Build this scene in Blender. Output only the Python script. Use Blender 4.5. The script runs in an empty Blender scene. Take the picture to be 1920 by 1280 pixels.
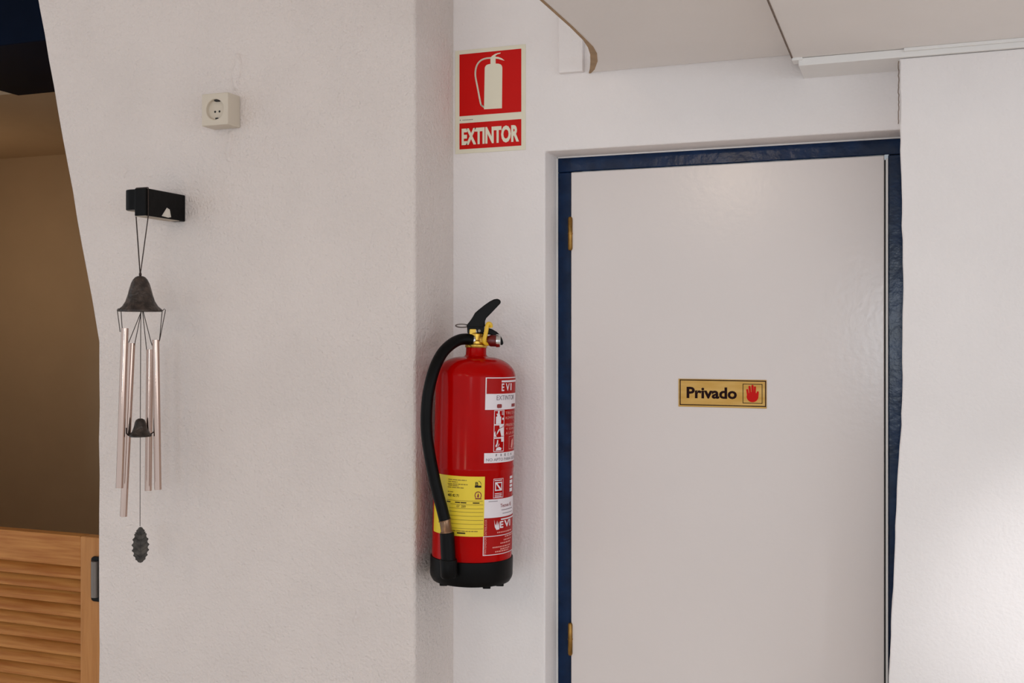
import bpy, bmesh, math, random
from mathutils import Vector, Matrix
random.seed(7)
C = bpy.context.scene.collection
SC = bpy.context.scene
PI = math.pi
H = 1.55                      # eye height; heights below are given relative to it
YAW = math.radians(20.3)

# ------------------------------------------------------------------ camera
cam_d = bpy.data.cameras.new('camera')
cam = bpy.data.objects.new('camera', cam_d)
C.objects.link(cam)
cam.location = (0, 0, H)
cam.rotation_euler = (PI / 2, 0, YAW)
cam_d.sensor_width = 36.0
cam_d.lens = 2000 / 1920 * 36.0
cam_d.shift_y = -18 / 1920
cam_d.clip_start = 0.01
SC.camera = cam

# ------------------------------------------------------------------ world and light
SC.view_settings.view_transform = 'Standard'
SC.view_settings.look = 'None'
SC.view_settings.gamma = 1.0
SC.view_settings.use_curve_mapping = False
SC.view_settings.exposure = -0.11
world = bpy.data.worlds.new('world')
SC.world = world
world.use_nodes = True
bgn = world.node_tree.nodes['Background']
bgn.inputs['Color'].default_value = (0.86, 0.93, 1.0, 1)
bgn.inputs['Strength'].default_value = 1.07


def area(name, loc, target, sx, sy, power, color):
    d = bpy.data.lights.new(name, 'AREA')
    d.shape = 'RECTANGLE'
    d.size, d.size_y = sx, sy
    d.energy = power
    d.color = color
    o = bpy.data.objects.new(name, d)
    C.objects.link(o)
    o.location = loc
    o.rotation_euler = (Vector(target) - Vector(loc)).to_track_quat('-Z', 'Y').to_euler()
    return o


def bulb(name, loc, r, power, color):
    d = bpy.data.lights.new(name, 'POINT')
    d.shadow_soft_size = r
    d.energy = power
    d.color = color
    o = bpy.data.objects.new(name, d)
    C.objects.link(o)
    o.location = loc
    return o


area('daylight_window', (0.06, -2.6, 1.52), (0.06, 1.9, 1.50), 0.36, 0.50, 10, (0.84, 0.92, 1.0))
area('daylight_window', (3.3, -1.0, 1.62), (-0.6, 1.4, 1.55), 3.4, 1.05, 20, (0.92, 0.96, 1.0))
bulb('ceiling_lamp', (-1.9, -0.9, 2.28), 0.24, 9, (1.0, 0.88, 0.76))
bulb('ceiling_lamp', (-0.83, -1.5, 2.35), 0.07, 10, (1.0, 0.80, 0.60))
sd = bpy.data.lights.new('added_glow_spot', 'SPOT')  # added spot that makes the bright glow low on the right wall
sd.energy, sd.spot_size, sd.spot_blend, sd.shadow_soft_size, sd.color = 105, math.radians(14), 1.0, 0.05, (0.95, 0.97, 1.0)
so = bpy.data.objects.new('added_glow_spot', sd)
C.objects.link(so)
so.location = (1.5, -0.2, 1.6)
so.rotation_euler = (Vector((0.31, 1.81, 1.14)) - Vector(so.location)).to_track_quat('-Z', 'Y').to_euler()
bulb('hall_lamp', (-2.9, 2.45, 1.75), 0.08, 1.6, (1.0, 0.72, 0.45))


# ------------------------------------------------------------------ materials
def lin(c):
    return tuple((x / 255 / 12.92) if x / 255 <= 0.04045 else ((x / 255 + 0.055) / 1.055) ** 2.4 for x in c)


def mat(name, rgb, rough=0.5, metal=0.0, var=0.05, vscale=8.0, bump=0.0, bscale=60.0, detail=3.0,
        bump2=0.0, bscale2=12.0, coat=0.0, spec=0.5, stretch=None, rgb2=None, contrast=(0.35, 0.65), jitter=False):
    m = bpy.data.materials.new(name)
    m.use_nodes = True
    nt = m.node_tree
    b = nt.nodes['Principled BSDF']
    b.inputs['Roughness'].default_value = rough
    b.inputs['Metallic'].default_value = metal
    b.inputs['Specular IOR Level'].default_value = spec
    b.inputs['Coat Weight'].default_value = coat
    tc = nt.nodes.new('ShaderNodeTexCoord')
    mp = nt.nodes.new('ShaderNodeMapping')
    nt.links.new(tc.outputs['Object'], mp.inputs['Vector'])
    if jitter:
        oi = nt.nodes.new('ShaderNodeObjectInfo')
        mu = nt.nodes.new('ShaderNodeMath')
        mu.operation = 'MULTIPLY'
        mu.inputs[1].default_value = 37.0
        nt.links.new(oi.outputs['Random'], mu.inputs[0])
        cx = nt.nodes.new('ShaderNodeCombineXYZ')
        for q in 'XYZ':
            nt.links.new(mu.outputs[0], cx.inputs[q])
        nt.links.new(cx.outputs[0], mp.inputs['Location'])
    if stretch:
        mp.inputs['Scale'].default_value = stretch
    nz = nt.nodes.new('ShaderNodeTexNoise')
    nz.inputs['Scale'].default_value = vscale
    nz.inputs['Detail'].default_value = 4
    nt.links.new(mp.outputs['Vector'], nz.inputs['Vector'])
    cr = nt.nodes.new('ShaderNodeValToRGB')
    c = lin(rgb)
    c2 = lin(rgb2) if rgb2 else tuple(min(1, x * (1 + var)) for x in c)
    c1 = c if rgb2 else tuple(x * (1 - var) for x in c)
    cr.color_ramp.elements[0].position, cr.color_ramp.elements[1].position = contrast
    cr.color_ramp.elements[0].color = (*c1, 1)
    cr.color_ramp.elements[1].color = (*c2, 1)
    nt.links.new(nz.outputs['Fac'], cr.inputs['Fac'])
    nt.links.new(cr.outputs['Color'], b.inputs['Base Color'])
    last = None
    for st, sc_, dist in ((bump2, bscale2, 0.006), (bump, bscale, 0.004)):
        if st > 0:
            n2 = nt.nodes.new('ShaderNodeTexNoise')
            n2.inputs['Scale'].default_value = sc_
            n2.inputs['Detail'].default_value = detail
            nt.links.new(mp.outputs['Vector'], n2.inputs['Vector'])
            bp = nt.nodes.new('ShaderNodeBump')
            bp.inputs['Strength'].default_value = st
            bp.inputs['Distance'].default_value = dist
            nt.links.new(n2.outputs['Fac'], bp.inputs['Height'])
            if last:
                nt.links.new(last.outputs['Normal'], bp.inputs['Normal'])
            last = bp
    if last:
        nt.links.new(last.outputs['Normal'], b.inputs['Normal'])
    return m


M = {}
M['stucco'] = mat('white stucco', (226, 215, 209), 0.85, var=0.025, vscale=6, bump=0.9, bscale=190, bump2=0.45, bscale2=45)
M['plaster'] = mat('white plaster', (240, 234, 232), 0.85, var=0.02, vscale=5, bump=0.30, bscale=190, bump2=0.25, bscale2=20)
M['soffit'] = mat('soffit paint', (238, 232, 228), 0.8, var=0.015, vscale=5, bump=0.12, bscale=160)
M['white_trim'] = mat('white gloss trim', (236, 233, 230), 0.4, var=0.02, bump=0.15, bscale=90)
M['door_white'] = mat('white door lacquer', (228, 219, 215), 0.20, var=0.012, vscale=3, bump=0.05, bscale=90)
M['navy'] = mat('navy gloss paint', (8, 36, 70), 0.2, var=0.25, vscale=25, bump=0.15, bscale=60, spec=0.25)
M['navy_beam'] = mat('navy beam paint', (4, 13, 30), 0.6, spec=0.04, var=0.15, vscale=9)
M['hall'] = mat('hall wall paint', (206, 182, 150), 0.8, var=0.02, bump=0.1)
M['hall_ceiling'] = mat('hall ceiling paint', (200, 176, 146), 0.8, var=0.02, bump=0.1)
M['edge_tan_shade'] = mat('tan board edge with shade', (168, 138, 104), 0.8, var=0.08, vscale=40)
M['crack'] = mat('dark crack and gap shade', (120, 102, 90), 0.9, var=0.2, vscale=80)
M['bare_wood'] = mat('bare underside', (176, 164, 150), 0.8, var=0.08, vscale=50)
M['ferrule'] = mat('brown plated ferrule', (128, 98, 76), 0.28, 0.9, var=0.15, vscale=60)
M['floor'] = mat('pale tiled floor', (204, 190, 176), 0.5, var=0.15, vscale=5)
M['pine'] = mat('pine wood', (188, 128, 66), 0.45, spec=0.25, vscale=7, stretch=(1, 9, 18), rgb2=(158, 94, 38), contrast=(0.32, 0.68), jitter=True, bump=0.1, bscale=40)
M['pine_v'] = mat('pine wood upright', (190, 132, 76), 0.45, spec=0.25, vscale=9, stretch=(14, 8, 1), rgb2=(172, 114, 60), contrast=(0.3, 0.75), bump=0.1, bscale=40)
M['black_wood'] = mat('black painted wood', (8, 7, 7), 0.45, spec=0.12, var=0.3, vscale=40, bump=0.2, bscale=60)
M['chip'] = mat('bare chipped wood', (216, 208, 196), 0.8, var=0.08, vscale=60)
M['cream'] = mat('cream socket plastic', (206, 194, 177), 0.4, var=0.03)
M['dark'] = mat('dark hole', (18, 15, 13), 0.6, var=0.1)
M['brass'] = mat('brass', (205, 164, 74), 0.28, 1.0, var=0.1, vscale=40)
M['old_brass'] = mat('aged brass', (150, 112, 58), 0.35, 1.0, var=0.3, vscale=60)
M['steel'] = mat('steel', (206, 204, 202), 0.22, 1.0, var=0.05)
M['tube'] = mat('polished tube', (190, 165, 152), 0.11, 1.0, var=0.03, stretch=(1, 1, 0.1), vscale=30)
M['bronze'] = mat('weathered bronze', (46, 38, 33), 0.42, 0.35, vscale=70, rgb2=(84, 70, 62), bump=0.9, bscale=120, contrast=(0.4, 0.7))
M['lead'] = mat('dull lead', (84, 78, 72), 0.6, 0.3, vscale=90, rgb2=(54, 50, 47), bump=0.6, bscale=140)
M['cord'] = mat('dark cord', (52, 38, 32), 0.8, var=0.2, vscale=200)
M['ext_red'] = mat('extinguisher red enamel', (174, 3, 2), 0.15, var=0.06, vscale=12, spec=0.10)
M['label_red'] = mat('label red', (170, 12, 8), 0.4, var=0.03, spec=0.15)
M['label_white'] = mat('label white', (232, 222, 226), 0.45, var=0.02)
M['label_pink'] = mat('label faded print', (226, 150, 140), 0.45, var=0.05)
M['label_yellow'] = mat('label yellow', (236, 206, 44), 0.45, var=0.03)
M['ink'] = mat('dark ink', (40, 26, 18), 0.5, spec=0.2, var=0.1)
M['ink_olive'] = mat('faded ink', (150, 124, 26), 0.5, var=0.1)
M['ink_maroon'] = mat('maroon ink', (140, 40, 40), 0.5, var=0.1)
M['ink_grey'] = mat('grey ink', (120, 104, 112), 0.5, var=0.1)
M['rubber'] = mat('black rubber', (9, 8, 8), 0.42, spec=0.12, var=0.2, vscale=30)
M['black_paint'] = mat('black lever enamel', (12, 11, 10), 0.4, spec=0.15, var=0.15, vscale=30)
M['yellow_seal'] = mat('yellow plastic seal', (232, 186, 40), 0.35, var=0.05)
M['gauge_red'] = mat('dark red gauge case', (96, 16, 14), 0.3, var=0.1)
M['sign_cream'] = mat('photoluminescent cream', (232, 226, 204), 0.45, var=0.015)
M['sign_red'] = mat('sign red', (206, 12, 8), 0.4, var=0.03, spec=0.15)
M['gold'] = mat('brushed gold plate', (192, 146, 62), 0.42, 0.35, vscale=14, rgb2=(206, 164, 88), stretch=(1, 1, 6))
M['sign_ink'] = mat('brown black ink', (34, 8, 8), 0.5, spec=0.1, var=0.05)
M['hand_red'] = mat('hand red', (204, 14, 8), 0.5, spec=0.15, var=0.04)
M['grey_metal'] = mat('grey hinge metal', (120, 112, 106), 0.45, 0.6, var=0.1)


# ------------------------------------------------------------------ mesh helpers
class MB:
    def __init__(s):
        s.v, s.f = [], []

    def add(s, vs, fs):
        n = len(s.v)
        s.v += [tuple(p) for p in vs]
        s.f += [tuple(i + n for i in q) for q in fs]
        return s

    def box(s, x0, x1, y0, y1, z0, z1):
        return s.add([(x0, y0, z0), (x1, y0, z0), (x1, y1, z0), (x0, y1, z0), (x0, y0, z1), (x1, y0, z1), (x1, y1, z1), (x0, y1, z1)],
                     [(0, 3, 2, 1), (4, 5, 6, 7), (0, 1, 5, 4), (1, 2, 6, 5), (2, 3, 7, 6), (3, 0, 4, 7)])

    def prism_y(s, pts, y0, y1):          # pts (x, z) extruded along y
        n = len(pts)
        vs = [(x, y0, z) for x, z in pts] + [(x, y1, z) for x, z in pts]
        fs = [tuple(range(n)), tuple(range(2 * n - 1, n - 1, -1))]
        fs += [(i, i + n, (i + 1) % n + n, (i + 1) % n) for i in range(n)]
        return s.add(vs, fs)

    def prism_z(s, pts, z0, z1):
        n = len(pts)
        vs = [(x, y, z0) for x, y in pts] + [(x, y, z1) for x, y in pts]
        fs = [tuple(range(n - 1, -1, -1)), tuple(range(n, 2 * n))]
        fs += [(i, (i + 1) % n, (i + 1) % n + n, i + n) for i in range(n)]
        return s.add(vs, fs)

    def lathe(s, prof, seg=32, origin=(0, 0, 0), axis='z'):   # prof (r, h)
        vs, fs = [], []
        for r, h in prof:
            for k in range(seg):
                a = 2 * PI * k / seg
                p = (r * math.cos(a), r * math.sin(a), h)
                if axis == 'x':
                    p = (p[2], p[0], p[1])
                elif axis == 'y':
                    p = (p[1], p[2], p[0])
                vs.append((p[0] + origin[0], p[1] + origin[1], p[2] + origin[2]))
        for i in range(len(prof) - 1):
            for k in range(seg):
                fs.append((i * seg + k, i * seg + (k + 1) % seg, (i + 1) * seg + (k + 1) % seg, (i + 1) * seg + k))
        if prof[0][0] > 1e-7:
            fs.append(tuple(range(seg - 1, -1, -1)))
        if prof[-1][0] > 1e-7:
            n = (len(prof) - 1) * seg
            fs.append(tuple(range(n, n + seg)))
        return s.add(vs, fs)

    def tube(s, pts, r, seg=10, closed=False):
        pts = [Vector(p) for p in pts]
        n = len(pts)
        rs = r if isinstance(r, (list, tuple)) else [r] * n
        t0 = (pts[1] - pts[0]).normalized()
        up = Vector((0, 0, 1)) if abs(t0.z) < 0.9 else Vector((0, 1, 0))
        nrm = (up - t0 * up.dot(t0)).normalized()
        vs, fs = [], []
        for i in range(n):
            if closed:
                t = (pts[(i + 1) % n] - pts[i - 1]).normalized()
            else:
                t = (pts[min(i + 1, n - 1)] - pts[max(i - 1, 0)]).normalized()
            nrm = (nrm - t * nrm.dot(t)).normalized()
            b = t.cross(nrm)
            for k in range(seg):
                a = 2 * PI * k / seg
                vs.append(pts[i] + (nrm * math.cos(a) + b * math.sin(a)) * rs[i])
        m = n if closed else n - 1
        for i in range(m):
            j = (i + 1) % n
            for k in range(seg):
                fs.append((i * seg + k, i * seg + (k + 1) % seg, j * seg + (k + 1) % seg, j * seg + k))
        if not closed:
            fs.append(tuple(range(seg - 1, -1, -1)))
            fs.append(tuple(range((n - 1) * seg, n * seg)))
        return s.add(vs, fs)


def obj(name, mb, m, parent=None, bevel=0.0, seg=2, smooth=False, sub=0, angle=35):
    me = bpy.data.meshes.new(name)
    me.from_pydata(mb.v, [], mb.f)
    bm = bmesh.new()
    bm.from_mesh(me)
    bmesh.ops.remove_doubles(bm, verts=bm.verts, dist=1e-7)
    bmesh.ops.recalc_face_normals(bm, faces=bm.faces)
    bm.to_mesh(me)
    bm.free()
    me.materials.append(M[m])
    o = bpy.data.objects.new(name, me)
    C.objects.link(o)
    if parent:
        o.parent = parent
    if bevel:
        md = o.modifiers.new('bevel', 'BEVEL')
        md.width = bevel
        md.segments = seg
        md.limit_method = 'ANGLE'
        md.angle_limit = math.radians(angle)
    if sub:
        md = o.modifiers.new('sub', 'SUBSURF')
        md.levels = md.render_levels = sub
    if smooth:
        for p in me.polygons:
            p.use_smooth = True
        try:
            me.set_sharp_from_angle(angle=math.radians(40))
        except Exception:
            pass
    return o


def empty(name, loc, rot=(0, 0, 0)):
    o = bpy.data.objects.new(name, None)
    C.objects.link(o)
    o.empty_display_size = 0.05
    o.location = loc
    o.rotation_euler = rot
    return o


def tag(o, label=None, cat=None, group=None, kind=None):
    if label: o['label'] = label
    if cat: o['category'] = cat
    if group: o['group'] = group
    if kind: o['kind'] = kind
    return o


def catmull(pts, n=8):
    P = [Vector(p) for p in pts]
    P = [P[0] * 2 - P[1]] + P + [P[-1] * 2 - P[-2]]
    out = []
    for i in range(1, len(P) - 2):
        for k in range(n):
            t = k / n
            a, b, c, d = P[i - 1], P[i], P[i + 1], P[i + 2]
            out.append(0.5 * ((2 * b) + (c - a) * t + (2 * a - 5 * b + 4 * c - d) * t * t + (3 * b - a - 3 * c + d) * t ** 3))
    out.append(P[-2])
    return out


_tc = {}


def text_geo(s, bold=0.0):
    """Text outline triangles with the bounding box scaled to 0..1."""
    if (s, bold) in _tc:
        return _tc[(s, bold)]
    cu = bpy.data.curves.new('lettering', 'FONT')
    cu.body = s
    cu.size = 1.0
    cu.offset = bold
    cu.resolution_u = 3
    o = bpy.data.objects.new('lettering', cu)
    C.objects.link(o)
    bpy.context.view_layer.update()
    dg = bpy.context.evaluated_depsgraph_get()
    me = o.evaluated_get(dg).to_mesh()
    vs = [v.co.copy() for v in me.vertices]
    fs = [tuple(p.vertices) for p in me.polygons]
    o.evaluated_get(dg).to_mesh_clear()
    bpy.data.objects.remove(o)
    bpy.data.curves.remove(cu)
    x0, x1 = min(v.x for v in vs), max(v.x for v in vs)
    y0, y1 = min(v.y for v in vs), max(v.y for v in vs)
    r = ([((v.x - x0) / (x1 - x0), (v.y - y0) / (y1 - y0)) for v in vs], fs)
    _tc[(s, bold)] = r
    return r


# ================================================================== THE ROOM
def Z(z):
    return z + H


def struct(name, mb, m, label, parent=None, **k):
    o = obj(name, mb, m, parent, **k)
    if not parent:
        tag(o, label, kind='structure')
    return o


struct('floor', MB().box(-4, 4, -4, 3.2, -0.1, 0.0), 'floor', 'pale floor of the room')
struct('ceiling', MB().box(-3.9, 2.2, -2.8, 1.9, Z(1.0), Z(1.08)), 'soffit', 'white upper ceiling of the room')

# left wall: the pier that carries socket and chime, widening towards the top on its left
pts = [(-0.824, 0.0), (-0.824, Z(1.0))]
zz = Z(1.0)
edge = []
while zz > Z(-0.02):
    edge.append((-1.530 - 0.221 * (zz - Z(-0.02)) + random.uniform(-0.0012, 0.0012), zz))
    zz -= 0.055
edge.append((-1.530, Z(-0.02)))
zz = Z(-0.08)
while zz > 0.05:
    edge.append((-1.530 + random.uniform(-0.001, 0.001), zz))
    zz -= 0.07
edge.append((-1.530, 0.0))
pier = struct('wall_left', MB().prism_y(list(reversed(pts + edge)), 1.728, 2.19), 'stucco',
              'rough white plastered pier with a slanted left edge', bevel=0.007, seg=3, angle=50)


def smear(cx, cz, hw, hh, th, y, waves):
    vs, fs = [], []
    nx, nz = 10, 24
    for j in range(nz + 1):
        for i in range(nx + 1):
            a, b = i / nx * 2 - 1, j / nz * 2 - 1
            w = hw * (0.75 + 0.25 * math.sin(b * waves + 1.3))
            q = max(0.0, (1 - a * a)) * max(0.0, 1 - b * b) ** 0.5
            vs.append((cx + a * w + 0.003 * math.sin(b * 3), y + 0.0002 - th * q ** 0.8, cz + b * hh))
    for j in range(nz):
        for i in range(nx):
            k = j * (nx + 1) + i
            fs.append((k, k + 1, k + nx + 2, k + nx + 1))
    return MB().add(vs, fs)


obj('plaster_patch', smear(-1.199, Z(0.496), 0.012, 0.036, 0.0065, 1.728, 4), 'stucco', pier, smooth=True)
obj('plaster_patch', smear(-1.216, Z(0.355), 0.008, 0.030, 0.0045, 1.728, 5), 'stucco', pier, smooth=True)
for k in range(16):
    sx, sz = random.uniform(-1.5, -0.86), Z(random.uniform(-0.62, 0.6))
    if -1.42 < sx < -1.15 and sz > Z(0.1): continue
    obj('plaster_lump', smear(sx, sz, random.uniform(.004, .010), random.uniform(.008, .022), random.uniform(.0015, .0028), 1.728, 3), 'stucco', pier, smooth=True)

# back wall with the door recess
bk = MB().prism_y([(-0.90, 0), (-0.6365, 0), (-0.6365, Z(0.3385)), (0.06, Z(0.3385)), (0.06, 0), (0.12, 0), (0.12, Z(1.0)), (-0.90, Z(1.0))], 1.90, 2.06)
struct('wall_back', bk, 'plaster', 'white plastered wall around the recessed door', bevel=0.003, seg=2)

# right wall, standing forward of the door wall, with an uneven left edge
re = []
zz = 0.0
while zz < Z(0.436):
    rel = zz - H
    x = -0.0115 + 0.006 * math.exp(-((rel - 0.05) / 0.25) ** 2)
    if rel < -0.15:
        x -= 0.0165 * min(1, (-0.15 - rel) / 0.45)
    re.append((x + random.uniform(-0.0009, 0.0009), zz))
    zz += 0.02
re.append((-0.011, Z(0.436)))
struct('wall_right', MB().prism_y([(2.2, 0.0)] + [(2.2, Z(0.436))] + list(reversed(re)), 1.812, 1.905), 'plaster',
       'white plastered wall right of the blue door frame', bevel=0.002)

ck = []
n = 26
for i in range(n + 1):
    zc = 0.432 - 0.10 * i / n
    ck.append((-0.0116 + random.uniform(-0.0006, 0.0006), Z(zc)))
obj('crack', MB().prism_y([(x - 0.0011, z) for x, z in ck] + [(x + 0.0003, z) for x, z in reversed(ck)], 1.8105, 1.8125), 'crack', bpy.data.objects['wall_right'])

# soffit: wide board, its left end flaring towards the wall, and the lower board at its right
sf = [(2.2, 1.0), (2.2, 1.90), (-0.550, 1.90), (-0.541, 1.875), (-0.524, 1.82), (-0.510, 1.77), (-0.501, 1.725), (-0.496, 1.68), (-0.494, 1.60), (-0.497, 1.0)]
soffit = struct('soffit', MB().prism_z(sf, Z(0.4785), Z(0.51)), 'soffit', 'white dropped soffit board above the door', bevel=0.004, seg=3, angle=50)
obj('soffit_panel', MB().box(-0.176, 2.2, 1.0, 1.812, Z(0.450), Z(0.4785)), 'soffit', soffit, bevel=0.0015)
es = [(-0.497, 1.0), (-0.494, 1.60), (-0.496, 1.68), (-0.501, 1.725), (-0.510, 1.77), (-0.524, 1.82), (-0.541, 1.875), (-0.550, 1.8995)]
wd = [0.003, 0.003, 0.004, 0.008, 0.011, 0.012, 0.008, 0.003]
obj('board_edge_shade', MB().prism_z([(x - 0.0012, y) for x, y in es] + [(x + w, y) for (x, y), w in reversed(list(zip(es, wd)))], Z(0.4778), Z(0.4800)), 'edge_tan_shade', soffit)  # tan board edge, its shaded side painted on, widest near the wall
obj('joint_shade', MB().box(-0.1778, -0.1755, 1.0, 1.812, Z(0.4492), Z(0.4520)), 'crack', soffit)  # dark strip painted for the shadow gap along the lower board
tr = MB()
tr.box(-0.1665, 2.2, 1.806, 1.90, Z(0.4365), Z(0.4495))
tr.box(-0.177, -0.160, 1.803, 1.83, Z(0.4455), Z(0.4640))
struct('trim_1', tr, 'white_trim', 'white batten where the lower soffit meets the walls', bevel=0.0012)
obj('trim_strip', MB().box(-0.004, 2.2, 1.800, 1.8065, Z(0.4445), Z(0.4500)), 'white_trim', bpy.data.objects['trim_1'], bevel=0.001)
struct('trim_2', MB().box(-0.6066, -0.560, 1.888, 1.90, Z(0.4805), Z(1.0)), 'plaster',
       'white flat board on the wall beside the soffit left end', bevel=0.0015)

# room beyond the saloon door
struct('wall_hall', MB().box(-3.9, -1.2, 3.0, 3.1, 0, Z(1.08)), 'hall', 'beige far wall of the dim hall')
struct('wall_hall_right', MB().box(-1.3, -1.2, 2.19, 3.0, 0, Z(0.63)), 'hall', 'beige side wall of the dim hall')
struct('wall_hall_left', MB().box(-3.9, -3.8, 1.95, 3.0, 0, Z(0.63)), 'hall', 'beige left side wall of the dim hall')
struct('ceiling_hall', MB().box(-3.9, -1.2, 2.19, 3.0, Z(0.63), Z(0.70)), 'hall_ceiling', 'beige low ceiling of the dim hall')
struct('wall_far_left', MB().box(-3.9, -2.20, 1.735, 2.0, 0, Z(1.0)), 'stucco', 'white wall left of the louvred door opening')
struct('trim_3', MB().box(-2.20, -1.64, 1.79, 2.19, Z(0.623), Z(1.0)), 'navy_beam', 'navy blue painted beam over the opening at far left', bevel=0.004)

# ------------------------------------------------------------------ door_1: white door in a blue frame
d1 = empty('door_1', (-0.32, 1.975, 0))
tag(d1, 'white flush door in a navy blue frame', kind='structure')


def rel(o, root):          # keep world coordinates while parenting to an unrotated empty
    o.location = -root.location
    return o


def wavy_bar(x0, x1, z0, z1, y0, y1, n, vertical, amp):
    """a painted board whose edges are a little uneven"""
    mb = MB()
    A, B = [], []
    for i in range(n + 1):
        t = i / n
        e0, e1 = random.uniform(-amp, amp), random.uniform(-amp, amp)
        if vertical:
            z = z0 + (z1 - z0) * t
            A.append((x0 + e0, z)); B.append((x1 + e1 * 0.3, z))
        else:
            x = x0 + (x1 - x0) * t
            A.append((x, z0 + e0 * 0.3)); B.append((x, z1 + e1))
    return mb.prism_y(A + B[::-1], y0, y1)


rel(obj('jamb', wavy_bar(-0.6355, -0.6085, 0, Z(0.3085), 1.974, 2.05, 60, True, 0.0007), 'navy', d1, bevel=0.0015), d1)
rel(obj('jamb', wavy_bar(-0.0300, 0.058, 0, Z(0.3085), 1.974, 2.05, 60, True, 0.0005), 'navy', d1, bevel=0.0015), d1)
rel(obj('head', wavy_bar(-0.6355, 0.058, Z(0.3095), Z(0.3372), 1.9735, 2.05, 30, False, 0.0007), 'navy', d1, bevel=0.0015), d1)
cb = MB()
cb.box(-0.6365, -0.6345, 1.9705, 1.976, 0, Z(0.3385))
cb.box(-0.6365, 0.058, 1.9705, 1.976, Z(0.3362), Z(0.3385))
rel(obj('caulk_bead', cb, 'white_trim', d1), d1)
leaf = rel(obj('leaf', MB().box(-0.606, -0.0365, 1.966, 2.004, 0.008, Z(0.3070)), 'door_white', d1, bevel=0.0015), d1)
rel(obj('weather_strip', MB().box(-0.0342, -0.0300, 1.969, 2.0, 0.0, Z(0.302)), 'white_trim', d1, bevel=0.0008), d1)
rel(obj('weather_strip', MB().box(-0.0365, -0.0342, 1.985, 2.0, 0.0, Z(0.302)), 'dark', d1), d1)
for zt, zb in ((0.222, 0.156), (-0.559, -0.623)):
    hx, hy = -0.6072, 1.9645
    zm = (zt + zb) / 2
    h = rel(obj('hinge', MB().lathe([(0.0001, Z(zb)), (0.003, Z(zb) + .001), (0.0045, Z(zb) + .004), (0.0045, Z(zm) - .0012), (0.0051, Z(zm) - .001),
                                     (0.0051, Z(zm) + .001), (0.0045, Z(zm) + .0012), (0.0045, Z(zt) - .004), (0.003, Z(zt) - .001), (0.0001, Z(zt))], 14,
                                    (hx, hy, 0)), 'old_brass', d1, smooth=True), d1)
    h['label'] = 'brass hinge knuckle'
    f = obj('hinge_flap', MB().box(hx - 0.0015, hx + 0.0015, hy + 0.003, hy + 0.03, Z(zb + .003), Z(zt - .003)), 'old_brass', h)

# ------------------------------------------------------------------ door_2: louvred pine saloon door
d2 = empty('door_2', (-1.8, 1.77, 0))
tag(d2, 'pine louvred half door beside the white pier', kind='structure')
YF, YB = 1.755, 1.785
XL, XR, ST = -2.17, -1.534, 0.0655
ztop, zbot = Z(-0.4217), 0.30
rel(obj('stile', MB().box(XR - ST, XR, YF, YB, zbot, ztop), 'pine_v', d2, bevel=0.003), d2)
rel(obj('stile', MB().box(XL, XL + ST, YF, YB, zbot, ztop), 'pine_v', d2, bevel=0.003), d2)
rel(obj('rail', MB().box(XL + ST, XR - ST, YF + 0.0015, YB, Z(-0.4857), ztop), 'pine', d2, bevel=0.002), d2)
rel(obj('rail', MB().box(XL + ST, XR - ST, YF + 0.0015, YB, zbot, zbot + 0.08), 'pine', d2, bevel=0.002), d2)
zs = Z(-0.4857)
pitch = 0.0268
sl = None
k = 0
while zs - pitch * (k + 1) > zbot + 0.08:
    if sl is None:
        pr = [(YF + 0.003, -0.0195), (YF + 0.003, -0.0258), (YF + 0.007, -0.0272), (YF + 0.029, 0.001), (YF + 0.025, 0.005)]
        x0, x1 = XL + ST, XR - ST
        n = len(pr)
        mb = MB().add([(x0, y, z) for y, z in pr] + [(x1, y, z) for y, z in pr],
                      [tuple(range(n)), tuple(range(2 * n - 1, n - 1, -1))] + [(i, i + n, (i + 1) % n + n, (i + 1) % n) for i in range(n)])
        sl = obj('slat', mb, 'pine', d2, bevel=0.001)
        o = sl
    else:
        o = sl.copy()
        C.objects.link(o)
    o.location = Vector((random.uniform(-.0003, .0003), random.uniform(-.001, .001), zs - pitch * k + 0.0005)) - d2.location
    k += 1
hg = MB().prism_y([(-1.566 + 0.006 * (1 - math.cos(a)) if s < 0 else -1.5305, z) for s, a, z in
                   [(-1, PI / 2 * 1.0, Z(-0.4590)), (-1, 0.6, Z(-0.4615)), (-1, 0, Z(-0.466)), (-1, 0, Z(-0.545)), (-1, 0.6, Z(-0.549)), (-1, PI / 2, Z(-0.551)), (1, 0, Z(-0.551)), (1, 0, Z(-0.459))]],
                  1.748, 1.7555)
hinge2 = rel(obj('spring_hinge', hg, 'black_paint', d2, bevel=0.002), d2)
hinge2['label'] = 'dark spring hinge'
obj('barrel', MB().lathe([(0.0001, Z(-0.541)), (0.0085, Z(-0.541)), (0.0085, Z(-0.468)), (0.0001, Z(-0.468))], 16, (-1.5535, 1.7475, 0)), 'grey_metal', hinge2, smooth=True)

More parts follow.
